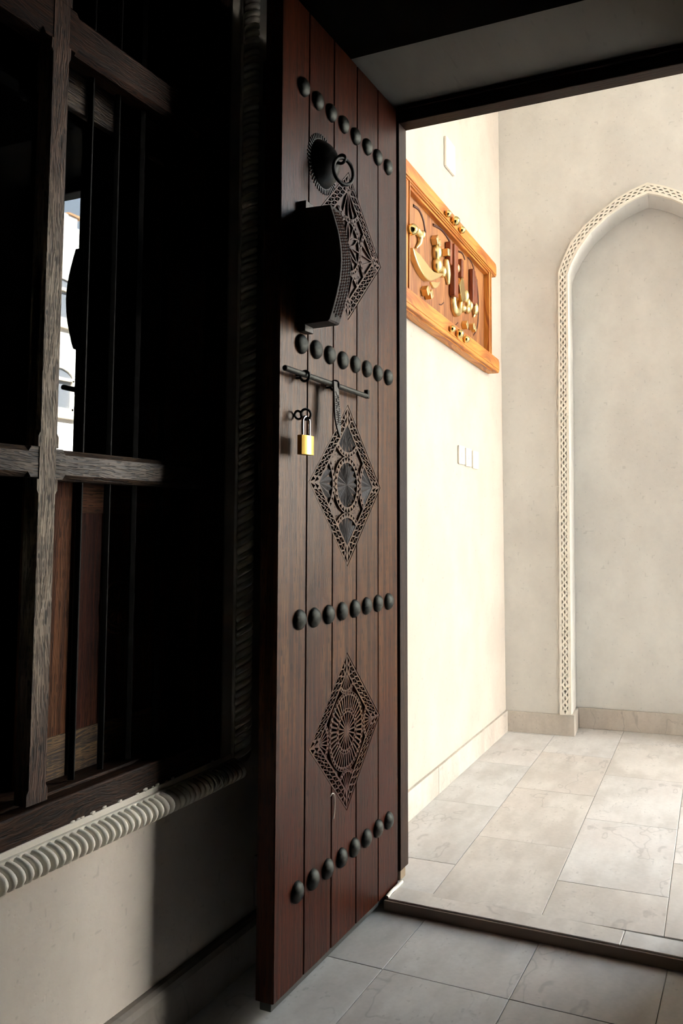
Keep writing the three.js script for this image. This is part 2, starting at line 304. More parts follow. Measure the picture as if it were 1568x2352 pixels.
{
  const MZ0 = -1.275, MZ1 = -1.331, D = 0.055;
  const railR = (y0, y1, name, mat = oldMat) => { const len = 1.838 - 1.331; const g = chamferBar(len, y1 - y0, D, 0.011, 0.03, 0.03); g.rotateX(Math.PI).translate(WX - D, (y0 + y1) / 2, MZ1 + 0.008); return part(name, planar(g, 'z'), mat, win); };
  const railL = (y0, y1, name, mat = oldMat) => { const len = 1.283 - 0.7; const g = chamferBar(len, y1 - y0, D, 0.011, 0.03, 0.035); g.translate(WX - D, (y0 + y1) / 2, MZ0 - 0.008); return part(name, planar(g, 'z'), mat, win); };
  railR(1.289, 1.353, 'rail'); railL(1.292, 1.355, 'rail'); railR(2.226, 2.318, 'rail', beamShadeMat); railL(2.226, 2.318, 'rail', beamShadeMat);
  // mullion, chamfered between the rails
  const seg = [[0.645, 1.289], [1.355, 2.226], [2.318, 2.86]];
  const mg = [bx(WX - 0.03, WX - 0.006, 0.645, 2.86, MZ1, MZ0)];
  for (const [a, b] of seg) { const g = chamferBar(b - a, 0.056, 0.03, 0.006, 0.03, 0.03); g.rotateX(-Q).translate(WX - 0.028, a, (MZ0 + MZ1) / 2); mg.push(g); }
  for (const [a, b] of [[1.289, 1.355], [2.226, 2.318]]) mg.push(bx(WX - 0.028, WX + 0.0015, a, b, MZ1 + 0.006, MZ0 - 0.006));
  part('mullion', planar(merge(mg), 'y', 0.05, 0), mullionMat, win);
  part('stile', planar(bx(WX - 0.19, WX, 0.6, 2.9, -1.945, -1.83, 0.004), 'y'), sillMat, win); part('stile', planar(bx(WX - D, WX, 0.6, 2.9, -0.7, -0.6, 0.004), 'y'), sillMat, win);
  part('top_rail', planar(bx(WX - D, WX, 2.86, 2.92, -1.93, -0.6, 0.004), 'z'), oldMat, win);
  part('sill', planar(merge([bx(WX - 0.15, WX + 0.003, 0.572, 0.638, -1.935, -0.62, 0.006, 2), bx(WX - 0.15, WX - 0.03, 0.6, 0.645, -1.935, -0.62, 0.004, 2)]), 'z'), sillMat, win, 'brown timber window sill with a rubbed front edge');
  // iron bars
  const bar = (y0, y1, z) => { const p = bx(-0.007, 0.007, y0, y1, -0.007, 0.007, 0.0025, 2); const m = part('bar', p, ironDark, win); m.position.set(-1.38, 0, z); m.rotation.y = 0.78; };
  for (const z of [-1.443, -1.531, -1.622, -1.718]) { bar(0.648, 1.33, z); bar(1.32, 2.26, z); bar(2.3, 2.88, z); }
  // shutters behind the bars in the lower lights
  const SX = -1.428;
  const shut = (z0, z1) => {
    const g = part('shutter', planar(bx(SX - 0.02, SX, 0.64, 1.33, z0, z1, 0.002), 'y'), shutterMat, win);
    part('bottom_rail', planar(bx(SX - 0.004, SX + 0.003, 0.642, 0.736, z0 + 0.002, z1 - 0.002, 0.002), 'z'), kickMat, g, 'paler golden bottom rail');
    return g;
  };
  shut(-1.4725, -1.345); const s2 = shut(-1.83, -1.4745);
  part('top_rail', planar(bx(SX - 0.004, SX + 0.002, 1.222, 1.33, -1.82, -1.48, 0.001), 'z'), shutterMat, s2);
  const med = []; for (const [r0, r1] of [[0.058, 0.066], [0.044, 0.05]]) med.push(new THREE.TorusGeometry((r0 + r1) / 2, (r1 - r0) / 2, 6, 40));
  for (let i = 0; i < 14; i++) med.push(new THREE.SphereGeometry(0.008, 6, 5).scale(0.6, 2.0, 0.5).translate(0, 0.026, 0).rotateZ((i / 14) * Math.PI * 2));
  const mm = part('medallion', planar(face(merge(med))), shutterMat, s2, 'carved round medallion'); mm.position.set(SX + 0.001, 0.999, -1.632);
  part('header', planar(bx(SX - 0.02, SX, 2.16, 2.27, -1.83, -1.345, 0.003), 'z'), oldMat, win);
  // glazing and the unlit room behind it
  const pane = (y0, y1, z0, z1) => { const m = part('pane', new THREE.PlaneGeometry(z1 - z0, y1 - y0).rotateY(Q), glass, win); m.position.set(-1.466, (y0 + y1) / 2, (z0 + z1) / 2); };
  pane(1.32, 2.19, -1.85, -1.3); pane(0.62, 2.19, -1.3, -0.68); pane(2.28, 2.9, -1.85, -0.68);
}
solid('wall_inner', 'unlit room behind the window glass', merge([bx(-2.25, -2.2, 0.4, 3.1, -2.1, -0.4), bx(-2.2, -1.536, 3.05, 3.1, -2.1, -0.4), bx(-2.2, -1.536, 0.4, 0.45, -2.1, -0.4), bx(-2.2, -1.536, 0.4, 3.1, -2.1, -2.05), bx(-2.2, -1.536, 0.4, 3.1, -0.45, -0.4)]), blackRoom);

// ------------------------------------------------------------------ door frame
const doorFrame = struct('door_frame', 'dark brown timber frame round the open doorway');
{
  part('jamb', planar(bx(-1.29, -1.12, 0.066, SOF, -2.722, -2.655, 0.003), 'y'), frameMat, doorFrame);
  part('jamb', planar(bx(-0.13, -0.02, 0.04, SOF, -2.722, -2.655, 0.003), 'y'), frameMat, doorFrame);
  part('head', planar(bx(-1.13, -0.02, 2.603, SOF, -2.722, -2.656, 0.003), 'x'), frameMat, doorFrame);
  part('stop_bead', planar(bx(-1.12, -0.02, 2.644, 2.66, -2.656, -2.643, 0.003, 2), 'x'), frameMat, doorFrame);
  const cem = []; for (const [x0, x1] of [[-0.47, -0.36], [-0.28, -0.14]]) for (let i = 0; i < 9; i++) cem.push(new THREE.IcosahedronGeometry(0.008 + rnd() * 0.007, 1).scale(1.6, 0.6, 0.5).translate(lerp(x0, x1, i / 8), 2.655 + (rnd() - 0.5) * 0.006, -2.652));
  part('mortar_smear', planar(merge(cem)), cement, doorFrame).userData.kind = 'stuff';
  part('jamb_foot', planar(bx(-1.2, -1.121, SILL_Y, 0.066, -2.70, -2.655, 0.004), 'y'), M({ color: 0x8a7862, roughness: 0.9 }), doorFrame);
}
// ------------------------------------------------------------------ door leaf
const DX = -1.12, DY = 0.04, DZ = -2.25; // group origin; children use a' = a - 2.25, y' = y - 0.04
const door = struct('door_1', '', [DX, DY, DZ]);
tag(door, 'open dark timber plank door with rows of iron studs and three carved diamonds', 'door');
const A = (a) => a + DZ, Yd = (y) => y - DY;
const dia = [{ cy: 2.04, hw: 0.243, hh: 0.231 }, { cy: 1.312, hw: 0.237, hh: 0.2405 }, { cy: 0.6, hw: 0.2295, hh: 0.2237 }], DA = 2.257, REC = 0.011;
{
  const ev = new Evaluator(); ev.attributes = ['position', 'normal'];
  const cut = dia.map((d) => { const g = ext(shapeOf([[A(DA) - d.hw, Yd(d.cy)], [A(DA), Yd(d.cy) - d.hh], [A(DA) + d.hw, Yd(d.cy)], [A(DA), Yd(d.cy) + d.hh]]), 0.03); g.translate(0, 0, -REC); const b = new Brush(face(g)); b.updateMatrixWorld(); return b; });
  const ed = [1.86, 2.009, 2.161, 2.318, 2.476, 2.632], c = 0.003, g0 = 0.0013;
  for (let i = 0; i < 5; i++) {
    const a0 = A(ed[i]) + (i ? g0 : 0), a1 = A(ed[i + 1]) - (i < 4 ? g0 : 0), top = 2.64 - DY;
    // plank section in (x, a)
    const sec = ext(shapeOf([[-0.05, a0], [-c, a0], [0, a0 + c], [0, a1 - c], [-c, a1], [-0.05, a1]]), top); // extruded along +z, drawn (x, a)
    sec.rotateX(-Q); // (x, a, z) -> (x, z, -a)
    let b = new Brush(sec); b.updateMatrixWorld();
    for (const k of cut) b = ev.evaluate(b, k, SUBTRACTION);
    part('plank', planar(b.geometry, 'y', rnd(), 0), doorMats[i], door);
  }
  part('back_ledge', planar(merge([bx(-0.085, -0.05, 0.2, 0.32, -A(2.6), -A(1.9)), bx(-0.085, -0.05, 1.2, 1.32, -A(2.6), -A(1.9)), bx(-0.085, -0.05, 2.3, 2.42, -A(2.6), -A(1.9))]), 'z'), darkWood, door);
  part('bottom_seal', planar(bx(-0.045, -0.012, -0.026, 0, -A(2.62), -A(1.87), 0.003), 'z'), M({ color: 0x30312e, roughness: 0.85 }), door, 'grey draught strip under the door');
  // domed studs
  const prof = []; for (let i = 0; i <= 9; i++) { const t = (i / 9) * Q; prof.push([Math.cos(t) * 0.0272, Math.sin(t) * 0.0165 + 0.0015]); }
  const stud = new THREE.LatheGeometry(V2([[0, 0], [0.0272, 0], ...prof].map(([x, y]) => [Math.max(x, 0.00001), y])), 28).rotateZ(-Q);
  for (const y of [2.403, 1.681, 0.946, 0.2605]) for (let i = 0; i < 8; i++) {
    const m = part('stud', stud, iron, door); m.position.set(0, Yd(y) + (rnd() - 0.5) * 0.003, -A(1.97 + i * 0.083 + (rnd() - 0.5) * 0.003)); m.rotation.x = rnd() * 6;
  }
}
// carved diamonds -----------------------------------------------------------
const ring2 = (r, n = 40, cx = 0, cy = 0) => Array.from({ length: n }, (_, i) => [cx + Math.cos((i / n) * 2 * Math.PI) * r, cy + Math.sin((i / n) * 2 * Math.PI) * r]);
// border of two rows of triangular cells round an open field; unit diamond scaled to hw, hh
function diamondBorder(hw, hh, inner, cells) {
  const P = (e, s, t) => { // edge e, along s 0..1, radius t
    const c = [[1, 0], [0, 1], [-1, 0], [0, -1]], p = c[e], q = c[(e + 1) % 4];
    return [hw * t * lerp(p[0], q[0], s), hh * t * lerp(p[1], q[1], s)];
  };
  const holes = [];
  const rows = [[0.958, 0.874], [0.862, 0.778]];
  for (let e = 0; e < 4; e++) rows.forEach(([t0, t1], r) => {
    const n = cells - r;
    for (let i = 0; i < n; i++) {
      const w = 1 / n, s0 = i * w + w * 0.045, s1 = (i + 1) * w - w * 0.045, sm = (s0 + s1) / 2, g = w * 0.085;
      if (i === 0 || i === n - 1) { holes.push([P(e, s0 + g, t0), P(e, s1, t0), P(e, sm, t1)]); continue; }
      // two triangles set point to base in each cell
      const flip = e % 2;
      const T = flip ? [[s0, t0], [s1 - g * 1.6, t0], [s0, t1 + 0.008]] : [[s0 + g * 1.6, t0], [s1, t0], [s1, t1 + 0.008]];
      const U = flip ? [[s1, t0 - 0.008], [s1, t1], [s0 + g * 1.6, t1]] : [[s0, t0 - 0.008], [s1 - g * 1.6, t1], [s0, t1]];
      holes.push(T.map(([s, t]) => P(e, s, t)), U.map(([s, t]) => P(e, s, t)));
    }
  });
  const k = 0.985, outer = [[hw * k, 0], [0, hh * k], [-hw * k, 0], [0, -hh * k]];
  const field = [[hw * inner, 0], [0, hh * inner], [-hw * inner, 0], [0, -hh * inner]];
  return ext(shapeOf(outer, [field, ...holes]), REC - 0.0008);
}
// ring with a toothed inner or outer line of small triangular cuts
function toothedRing(r0, r1, n, cx = 0, cy = 0, clip = null) {
  const holes = [], m = (r0 + r1) / 2, wv = ((r1 - r0) / 2) * 0.68;
  for (let i = 0; i < n; i++) { const a = (i / n) * 2 * Math.PI, d = Math.PI / n * 0.88; holes.push([[Math.cos(a - d) * (m + wv), Math.sin(a - d) * (m + wv)], [Math.cos(a + d) * (m + wv), Math.sin(a + d) * (m + wv)], [Math.cos(a) * (m - wv), Math.sin(a) * (m - wv)]].map(([x, y]) => [x + cx, y + cy])); }
  return ext(shapeOf(ring2(r1, 48, cx, cy), [ring2(r0, 48, cx, cy), ...holes]), REC - 0.0008);
}
// folded rosette: ridges at the surface, valleys cut deep
function folded(r, n, a0, a1, cx, cy, hub = 0.12, inside = () => true) {
  const pos = [], zr = REC - 0.002, zv = 0.0012, steps = n * 2;
  const pt = (i, f) => { const a = lerp(a0, a1, i / steps); return [cx + Math.cos(a) * r * f, cy + Math.sin(a) * r * f, lerp(zr, i % 2 ? zv : zr, Math.min(1, f * 1.4))]; };
  for (let i = 0; i < steps; i++) { const A0 = pt(i, hub * 0), A1 = pt(i, 1), B1 = pt(i + 1, 1); if (inside(A1) && inside(B1)) pos.push(...A0, ...A1, ...B1); }
  const g = new THREE.BufferGeometry(); g.setAttribute('position', new THREE.Float32BufferAttribute(pos, 3)); g.computeVertexNormals(); g.setAttribute('uv', new THREE.Float32BufferAttribute(new Float32Array((pos.length / 3) * 2), 2)); return g;
}
// an arc strip of constant width between two angles
function arcStrip(r0, r1, a0, a1, cx, cy, n = 24, teeth = 0) {
  const o = [], q = []; for (let i = 0; i <= n; i++) { const a = lerp(a0, a1, i / n); o.push([cx + Math.cos(a) * r1, cy + Math.sin(a) * r1]); q.push([cx + Math.cos(a) * r0, cy + Math.sin(a) * r0]); }
  const holes = []; if (teeth) { const m = (r0 + r1) / 2, wv = ((r1 - r0) / 2) * 0.6; for (let i = 0; i < teeth; i++) { const a = lerp(a0, a1, (i + 0.5) / teeth), d = Math.abs(a1 - a0) / teeth * 0.36; holes.push([[Math.cos(a - d) * (m + wv), Math.sin(a - d) * (m + wv)], [Math.cos(a + d) * (m + wv), Math.sin(a + d) * (m + wv)], [Math.cos(a) * (m - wv), Math.sin(a) * (m - wv)]].map(([x, y]) => [x + cx, y + cy])); } }
  return ext(shapeOf([...o, ...q.reverse()], holes), REC - 0.0008);
}
function barStrip(p, q, w) { const dx = q[0] - p[0], dy = q[1] - p[1], l = Math.hypot(dx, dy), nx = (-dy / l) * w / 2, ny = (dx / l) * w / 2; return ext(shapeOf([[p[0] + nx, p[1] + ny], [q[0] + nx, q[1] + ny], [q[0] - nx, q[1] - ny], [p[0] - nx, p[1] - ny]]), REC - 0.001); }
const petal = (r, wd, n = 10) => { const o = []; for (let i = 0; i <= n; i++) { const t = i / n; o.push([Math.sin(Math.PI * t) * wd, r * t]); } for (let i = n - 1; i > 0; i--) { const t = i / n; o.push([-Math.sin(Math.PI * t) * wd, r * t]); } return o; };
const rot2 = (pts, a, cx = 0, cy = 0) => pts.map(([x, y]) => [cx + x * Math.cos(a) - y * Math.sin(a), cy + x * Math.sin(a) + y * Math.cos(a)]);
function carvedPanel(d, label) {
  const m = thing('carved_panel', [-REC, Yd(d.cy), -A(DA)], door); m.userData.label = label; return m;
}
const inField = (d, k) => ([x, y]) => Math.abs(x) / d.hw + Math.abs(y) / d.hh <= k + 1e-6;
// corner fans: the four points of the inner diamond
function fans(d, k, R, r, cuts) {
  const list = [], ros = [], c = [[0, d.hh * k, -Math.PI / 2], [0, -d.hh * k, Math.PI / 2], [d.hw * k, 0, Math.PI], [-d.hw * k, 0, 0]];
  for (const [cx, cy, mid] of c) {
    const half = Math.abs(Math.sin(mid)) > 0.5 ? Math.atan2(d.hw, d.hh) : Math.atan2(d.hh, d.hw);
    list.push(arcStrip(r, R, mid - half, mid + half, cx, cy, 18, 8));
    if (cuts === 'fold') ros.push(folded(r * 0.995, 5, mid - half, mid + half, cx, cy));
    else for (let i = 1; i < cuts; i++) { const a = lerp(mid - half, mid + half, i / cuts); list.push(barStrip([cx, cy], [cx + Math.cos(a) * r * 1.02, cy + Math.sin(a) * r * 1.02], 0.0032)); }
  }
  return [list, ros];
}
const pebbles = (d, k, avoid) => { const o = []; for (let i = 0; i < 700; i++) { const x = (rnd() * 2 - 1) * d.hw * k, y = (rnd() * 2 - 1) * d.hh * k; if (!inField(d, k * 0.97)([x, y]) || avoid(x, y)) continue; o.push(new THREE.IcosahedronGeometry(0.0022, 0).scale(1, 1, 0.7).translate(x, y, 0.0035)); } o.push(ext(shapeOf([[d.hw * k, 0], [0, d.hh * k], [-d.hw * k, 0], [0, -d.hh * k]]), 0.0035)); return merge(o); };
{ // middle diamond
  const d = dia[1], k = 0.745, p = carvedPanel(d, 'carved diamond with a folded round rosette and four fans');
  const [list, ros] = fans(d, k, 0.098, 0.082, 'fold');
  list.push(diamondBorder(d.hw, d.hh, k, 12), toothedRing(0.066, 0.084, 26));
  part('lattice', planar(face(merge(list)), 'y', 0.1, Yd(d.cy)), carveMat, p);
  part('rosette', planar(face(merge([folded(0.0665, 18, 0, Math.PI * 2, 0, 0), ...ros]))), darkWood, p);
  part('pebbled_ground', planar(face(pebbles(d, k, (x, y) => Math.hypot(x, y) < 0.084 || Math.hypot(x, Math.abs(y) - d.hh * k) < 0.098 || Math.hypot(Math.abs(x) - d.hw * k, y) < 0.098))), carveMat, p).userData.kind = 'stuff';
}
{ // lowest diamond: wheel of two rings of spokes
  const d = dia[2], k = 0.745, p = carvedPanel(d, 'carved diamond with a spoked wheel');
  const [list] = fans(d, k, 0.062, 0.05, 6);
  list.push(diamondBorder(d.hw, d.hh, k, 12), toothedRing(0.1, 0.112, 44), toothedRing(0.052, 0.064, 24), arcStrip(0, 0.012, 0, Math.PI * 1.999, 0, 0));
  for (let i = 0; i < 40; i++) { const a = (i / 40) * Math.PI * 2; list.push(barStrip([Math.cos(a) * 0.063, Math.sin(a) * 0.063], [Math.cos(a) * 0.101, Math.sin(a) * 0.101], 0.0052)); }
  for (let i = 0; i < 20; i++) { const a = (i / 20) * Math.PI * 2; list.push(barStrip([Math.cos(a) * 0.01, Math.sin(a) * 0.01], [Math.cos(a) * 0.053, Math.sin(a) * 0.053], 0.0042)); }
  const m = part('lattice', planar(face(merge(list)), 'y', 0.1, Yd(d.cy)), carveMat, p); m.rotation.x = 0.0;
}
{ // top diamond: six-petalled stars
  const d = dia[0], k = 0.745, p = carvedPanel(d, 'carved diamond of interlaced six-petalled stars');
  const [list] = fans(d, k, 0.1, 0.086, 4);
  list.push(diamondBorder(d.hw, d.hh, k, 12), toothedRing(0.076, 0.09, 34));
  const line = (pts, w) => { for (let i = 0; i < pts.length - 1; i++) list.push(barStrip(pts[i], pts[i + 1], w)); };
  const arcs = (cx, cy, r, a0, a1) => list.push(arcStrip(r - 0.0022, r + 0.0022, a0, a1, cx, cy, 14));
  for (let i = 0; i < 6; i++) { const a = (i / 6) * Math.PI * 2 + Math.PI / 2, cx = Math.cos(a) * 0.074, cy = Math.sin(a) * 0.074; arcs(cx, cy, 0.074, a + Math.PI - Math.PI / 3, a + Math.PI + Math.PI / 3); line([[0, 0], [Math.cos(a + Math.PI / 6) * 0.076, Math.sin(a + Math.PI / 6) * 0.076]], 0.0034); }
  for (const [cx, cy, mid] of [[0, d.hh * k, -Q], [0, -d.hh * k, Q], [d.hw * k, 0, Math.PI], [-d.hw * k, 0, 0]]) for (const s of [-1, 1]) arcs(cx + Math.cos(mid + s * 0.75) * 0.06, cy + Math.sin(mid + s * 0.75) * 0.06, 0.06, mid + s * 0.75 + Math.PI - s * 0.9, mid + s * 0.75 + Math.PI + s * 0.2);
  part('lattice', planar(face(merge(list)), 'y', 0.1, Yd(d.cy)), carveMat, p);
  part('pebbled_ground', planar(face(pebbles(d, k, (x, y) => Math.hypot(x, y) < 0.09 || Math.hypot(x, Math.abs(y) - d.hh * k) < 0.1 || Math.hypot(Math.abs(x) - d.hw * k, y) < 0.1))), carveMat, p).userData.kind = 'stuff';
}
// knocker ---------------------------------------------------------------------
{
  const k = thing('door_knocker', [0, Yd(2.227), -A(2.085)], door); k.userData.label = 'dark domed knocker plate with a toothed rim and a hanging ring';
  const prof = [[0.00001, 0.056], [0.007, 0.0555], [0.012, 0.052], [0.022, 0.048], [0.038, 0.04], [0.052, 0.029], [0.061, 0.018], [0.067, 0.009], [0.07, 0.003], [0.07, 0], [0.00001, 0]];
  part('boss', new THREE.LatheGeometry(V2(prof.reverse()), 48).rotateZ(-Q), ironDark, k);
  const R1 = 0.0865, R0 = 0.0715, pts = [], n = 46; for (let i = 0; i < n; i++) for (const [f, r] of [[0, R0], [0.12, R1], [0.38, R1 - 0.001], [0.5, R0]]) { const a = ((i + f) / n) * Math.PI * 2; pts.push([Math.cos(a) * r, Math.sin(a) * r]); }
  part('toothed_rim', face(ext(shapeOf(pts), 0.003)), ironDark, k);
  const eye = part('eye', new THREE.TorusGeometry(0.0125, 0.0042, 8, 20), ironDark, k); eye.position.set(0.063, 0.004, 0);
  const r = part('ring', new THREE.TorusGeometry(0.0375, 0.0053, 12, 44), ironDark, k); r.position.set(0.071, -0.034, 0.003); r.rotation.set(0, 1.2, 0);
}
// wooden lock -----------------------------------------------------------------
{
  const k = thing('wooden_lock', [0, Yd(1.73), -A(1.98)], door); k.userData.label = 'large black wooden lock with a bowed outline and a vertical sliding bar';
  const top = 0.312, bow = []; for (let i = 0; i <= 14; i++) { const t = i / 14; bow.push([0.097 + 0.033 * Math.sin(Math.PI * t), 0.006 + t * (top - 0.004)]); }
  const g = ext(shapeOf([[0, 0], [0.093, 0.002], ...bow, [0, top + 0.006]]), 0.056, 0.0015); g.translate(0, 0, -0.027);
  part('lock_block', planar(g, 'y'), M({ map: doorMap, bumpMap: doorBump, bumpScale: 0.001, color: 0x5a5048, roughness: 0.75 }), k);
  const teeth = []; for (let i = 2; i < 37; i++) for (let j = 0; j < 4; j++) { const t = (i + 0.5 * (j % 2)) / 38, x = 0.0985 + 0.033 * Math.sin(Math.PI * t), y = 0.006 + t * (top - 0.004); teeth.push(new THREE.ConeGeometry(0.0058, 0.0045, 4).rotateZ(-Q).translate(x + 0.002, y, -0.0205 + j * 0.0128)); }
  part('zigzag_carving', planar(merge(teeth)), carveMat, k);
  part('sliding_bar', planar(bx(0, 0.022, -0.018, 0.342, -0.022, 0.026, 0.002), 'y'), darkWood, k);
  const s = part('nail_head', new THREE.SphereGeometry(0.0055, 14, 10), iron, k); s.position.set(0.1, 0.02, 0.004);
}
// sliding bolt ------------------------------------------------------------------
{
  const k = thing('bolt', [0.026, Yd(1.588), 0], door); k.userData.label = 'long iron sliding bolt with a hanging strap handle';
  const z0 = -A(1.845), z1 = -A(2.335);
  part('rod', merge([new THREE.CylinderGeometry(0.0078, 0.0078, z0 - z1, 16).rotateX(Q).translate(0, 0, (z0 + z1) / 2), new THREE.SphereGeometry(0.0078, 12, 8).scale(1, 1, 0.6).translate(0, 0, z0), bx(-0.007, 0.007, -0.007, 0.019, z1 - 0.007, z1 + 0.007, 0.002, 2)]).rotateX(-0.012), iron, k);
  for (const a of [1.948, 2.12]) { const s = part('staple', merge([new THREE.TorusGeometry(0.0135, 0.0036, 8, 24), new THREE.CylinderGeometry(0.0034, 0.0034, 0.018, 8).rotateZ(Q).translate(-0.019, -0.004, 0), new THREE.CylinderGeometry(0.0034, 0.0034, 0.018, 8).rotateZ(Q).translate(-0.019, 0.004, 0)]), ironDark, k); s.position.set(0, 0, -A(a)); }
  // strap: leaf outline with a slot, curving in towards its point
  const out = [[-0.013, 0.008], [-0.0145, -0.03], [-0.017, -0.075], [-0.0165, -0.1], [-0.008, -0.126], [0.006, -0.15], [0.0075, -0.148], [0.0125, -0.128], [0.0165, -0.1], [0.016, -0.075], [0.014, -0.03], [0.013, 0.008]];
  const slot = [[-0.0035, -0.075], [0.003, -0.075], [0.0035, -0.108], [-0.0015, -0.112]];
  const g = [ext(shapeOf(out, [slot]), 0.0035, 0.0006)];
  for (let i = 0; i < 26; i++) { const y = -0.036 - (i % 13) * 0.0065, sx = i < 13 ? -1 : 1; g.push(new THREE.SphereGeometry(0.0019, 6, 5).translate(sx * 0.0085, y, 0.0045)); }
  for (let i = 0; i < 4; i++) g.push(new THREE.BoxGeometry(0.024, 0.0014, 0.002).rotateZ(0.9 * (i % 2 ? 1 : -1)).translate(0, -0.03 - i * 0.01, 0.0042));
  const h = part('handle', face(merge(g)), ironPlate, k, 'iron strap handle chased with dots'); h.position.set(0.008, 0, -A(2.107)); h.rotation.z = 0.07;
}
// ------------------------------------------------------------------ padlock and cord on the door
{
  const p = thing('padlock', [-1.084, 1.378, -1.937]); p.rotation.y = -0.1;
  tag(p, 'small brass padlock with a steel shackle hanging from an iron ring on the plank door', 'padlock');
  const bow = []; for (let i = 0; i <= 12; i++) { const t = i / 12; bow.push([lerp(-0.0265, 0.0265, t), 0.0062 + 0.0042 * Math.sin(Math.PI * t)]); }
  part('body', face(ext(shapeOf([...bow, ...bow.map(([u, v]) => [-u, -v])]), 0.049, 0.001).rotateX(-Q)).rotateY(-Q).rotateY(Q), brass, p);
  const s = []; for (let i = 0; i <= 12; i++) { const t = (i / 12) * Math.PI; s.push([0, 0.084 + Math.sin(t) * 0.016, Math.cos(t) * 0.0155]); }
  part('shackle', tube([[0, 0.048, 0.0155], [0, 0.068, 0.0155], ...s, [0, 0.068, -0.0155], [0, 0.048, -0.0155]], 0.0036, 40, 10), steel, p);
  const r = part('ring', merge([new THREE.TorusGeometry(0.0135, 0.0034, 8, 24).rotateY(0.9).translate(0, 0.106, 0), new THREE.TorusGeometry(0.011, 0.0032, 8, 24).rotateX(0.3).translate(-0.0215, 0.105, 0.004)]), ironDark, p, 'black iron staple ring');
  const c = part('cord_loop', tube([[-1.1165, 0.447, -2.148], [-1.115, 0.453, -2.156], [-1.1155, 0.45, -2.166], [-1.1165, 0.438, -2.174], [-1.117, 0.42, -2.177], [-1.1175, 0.395, -2.174], [-1.1185, 0.38, -2.172]], 0.0013, 30, 6), cordMat, scene);
  tag(c, 'thin white cord hooked in the plank joint under the lowest carved diamond', 'cord');
}
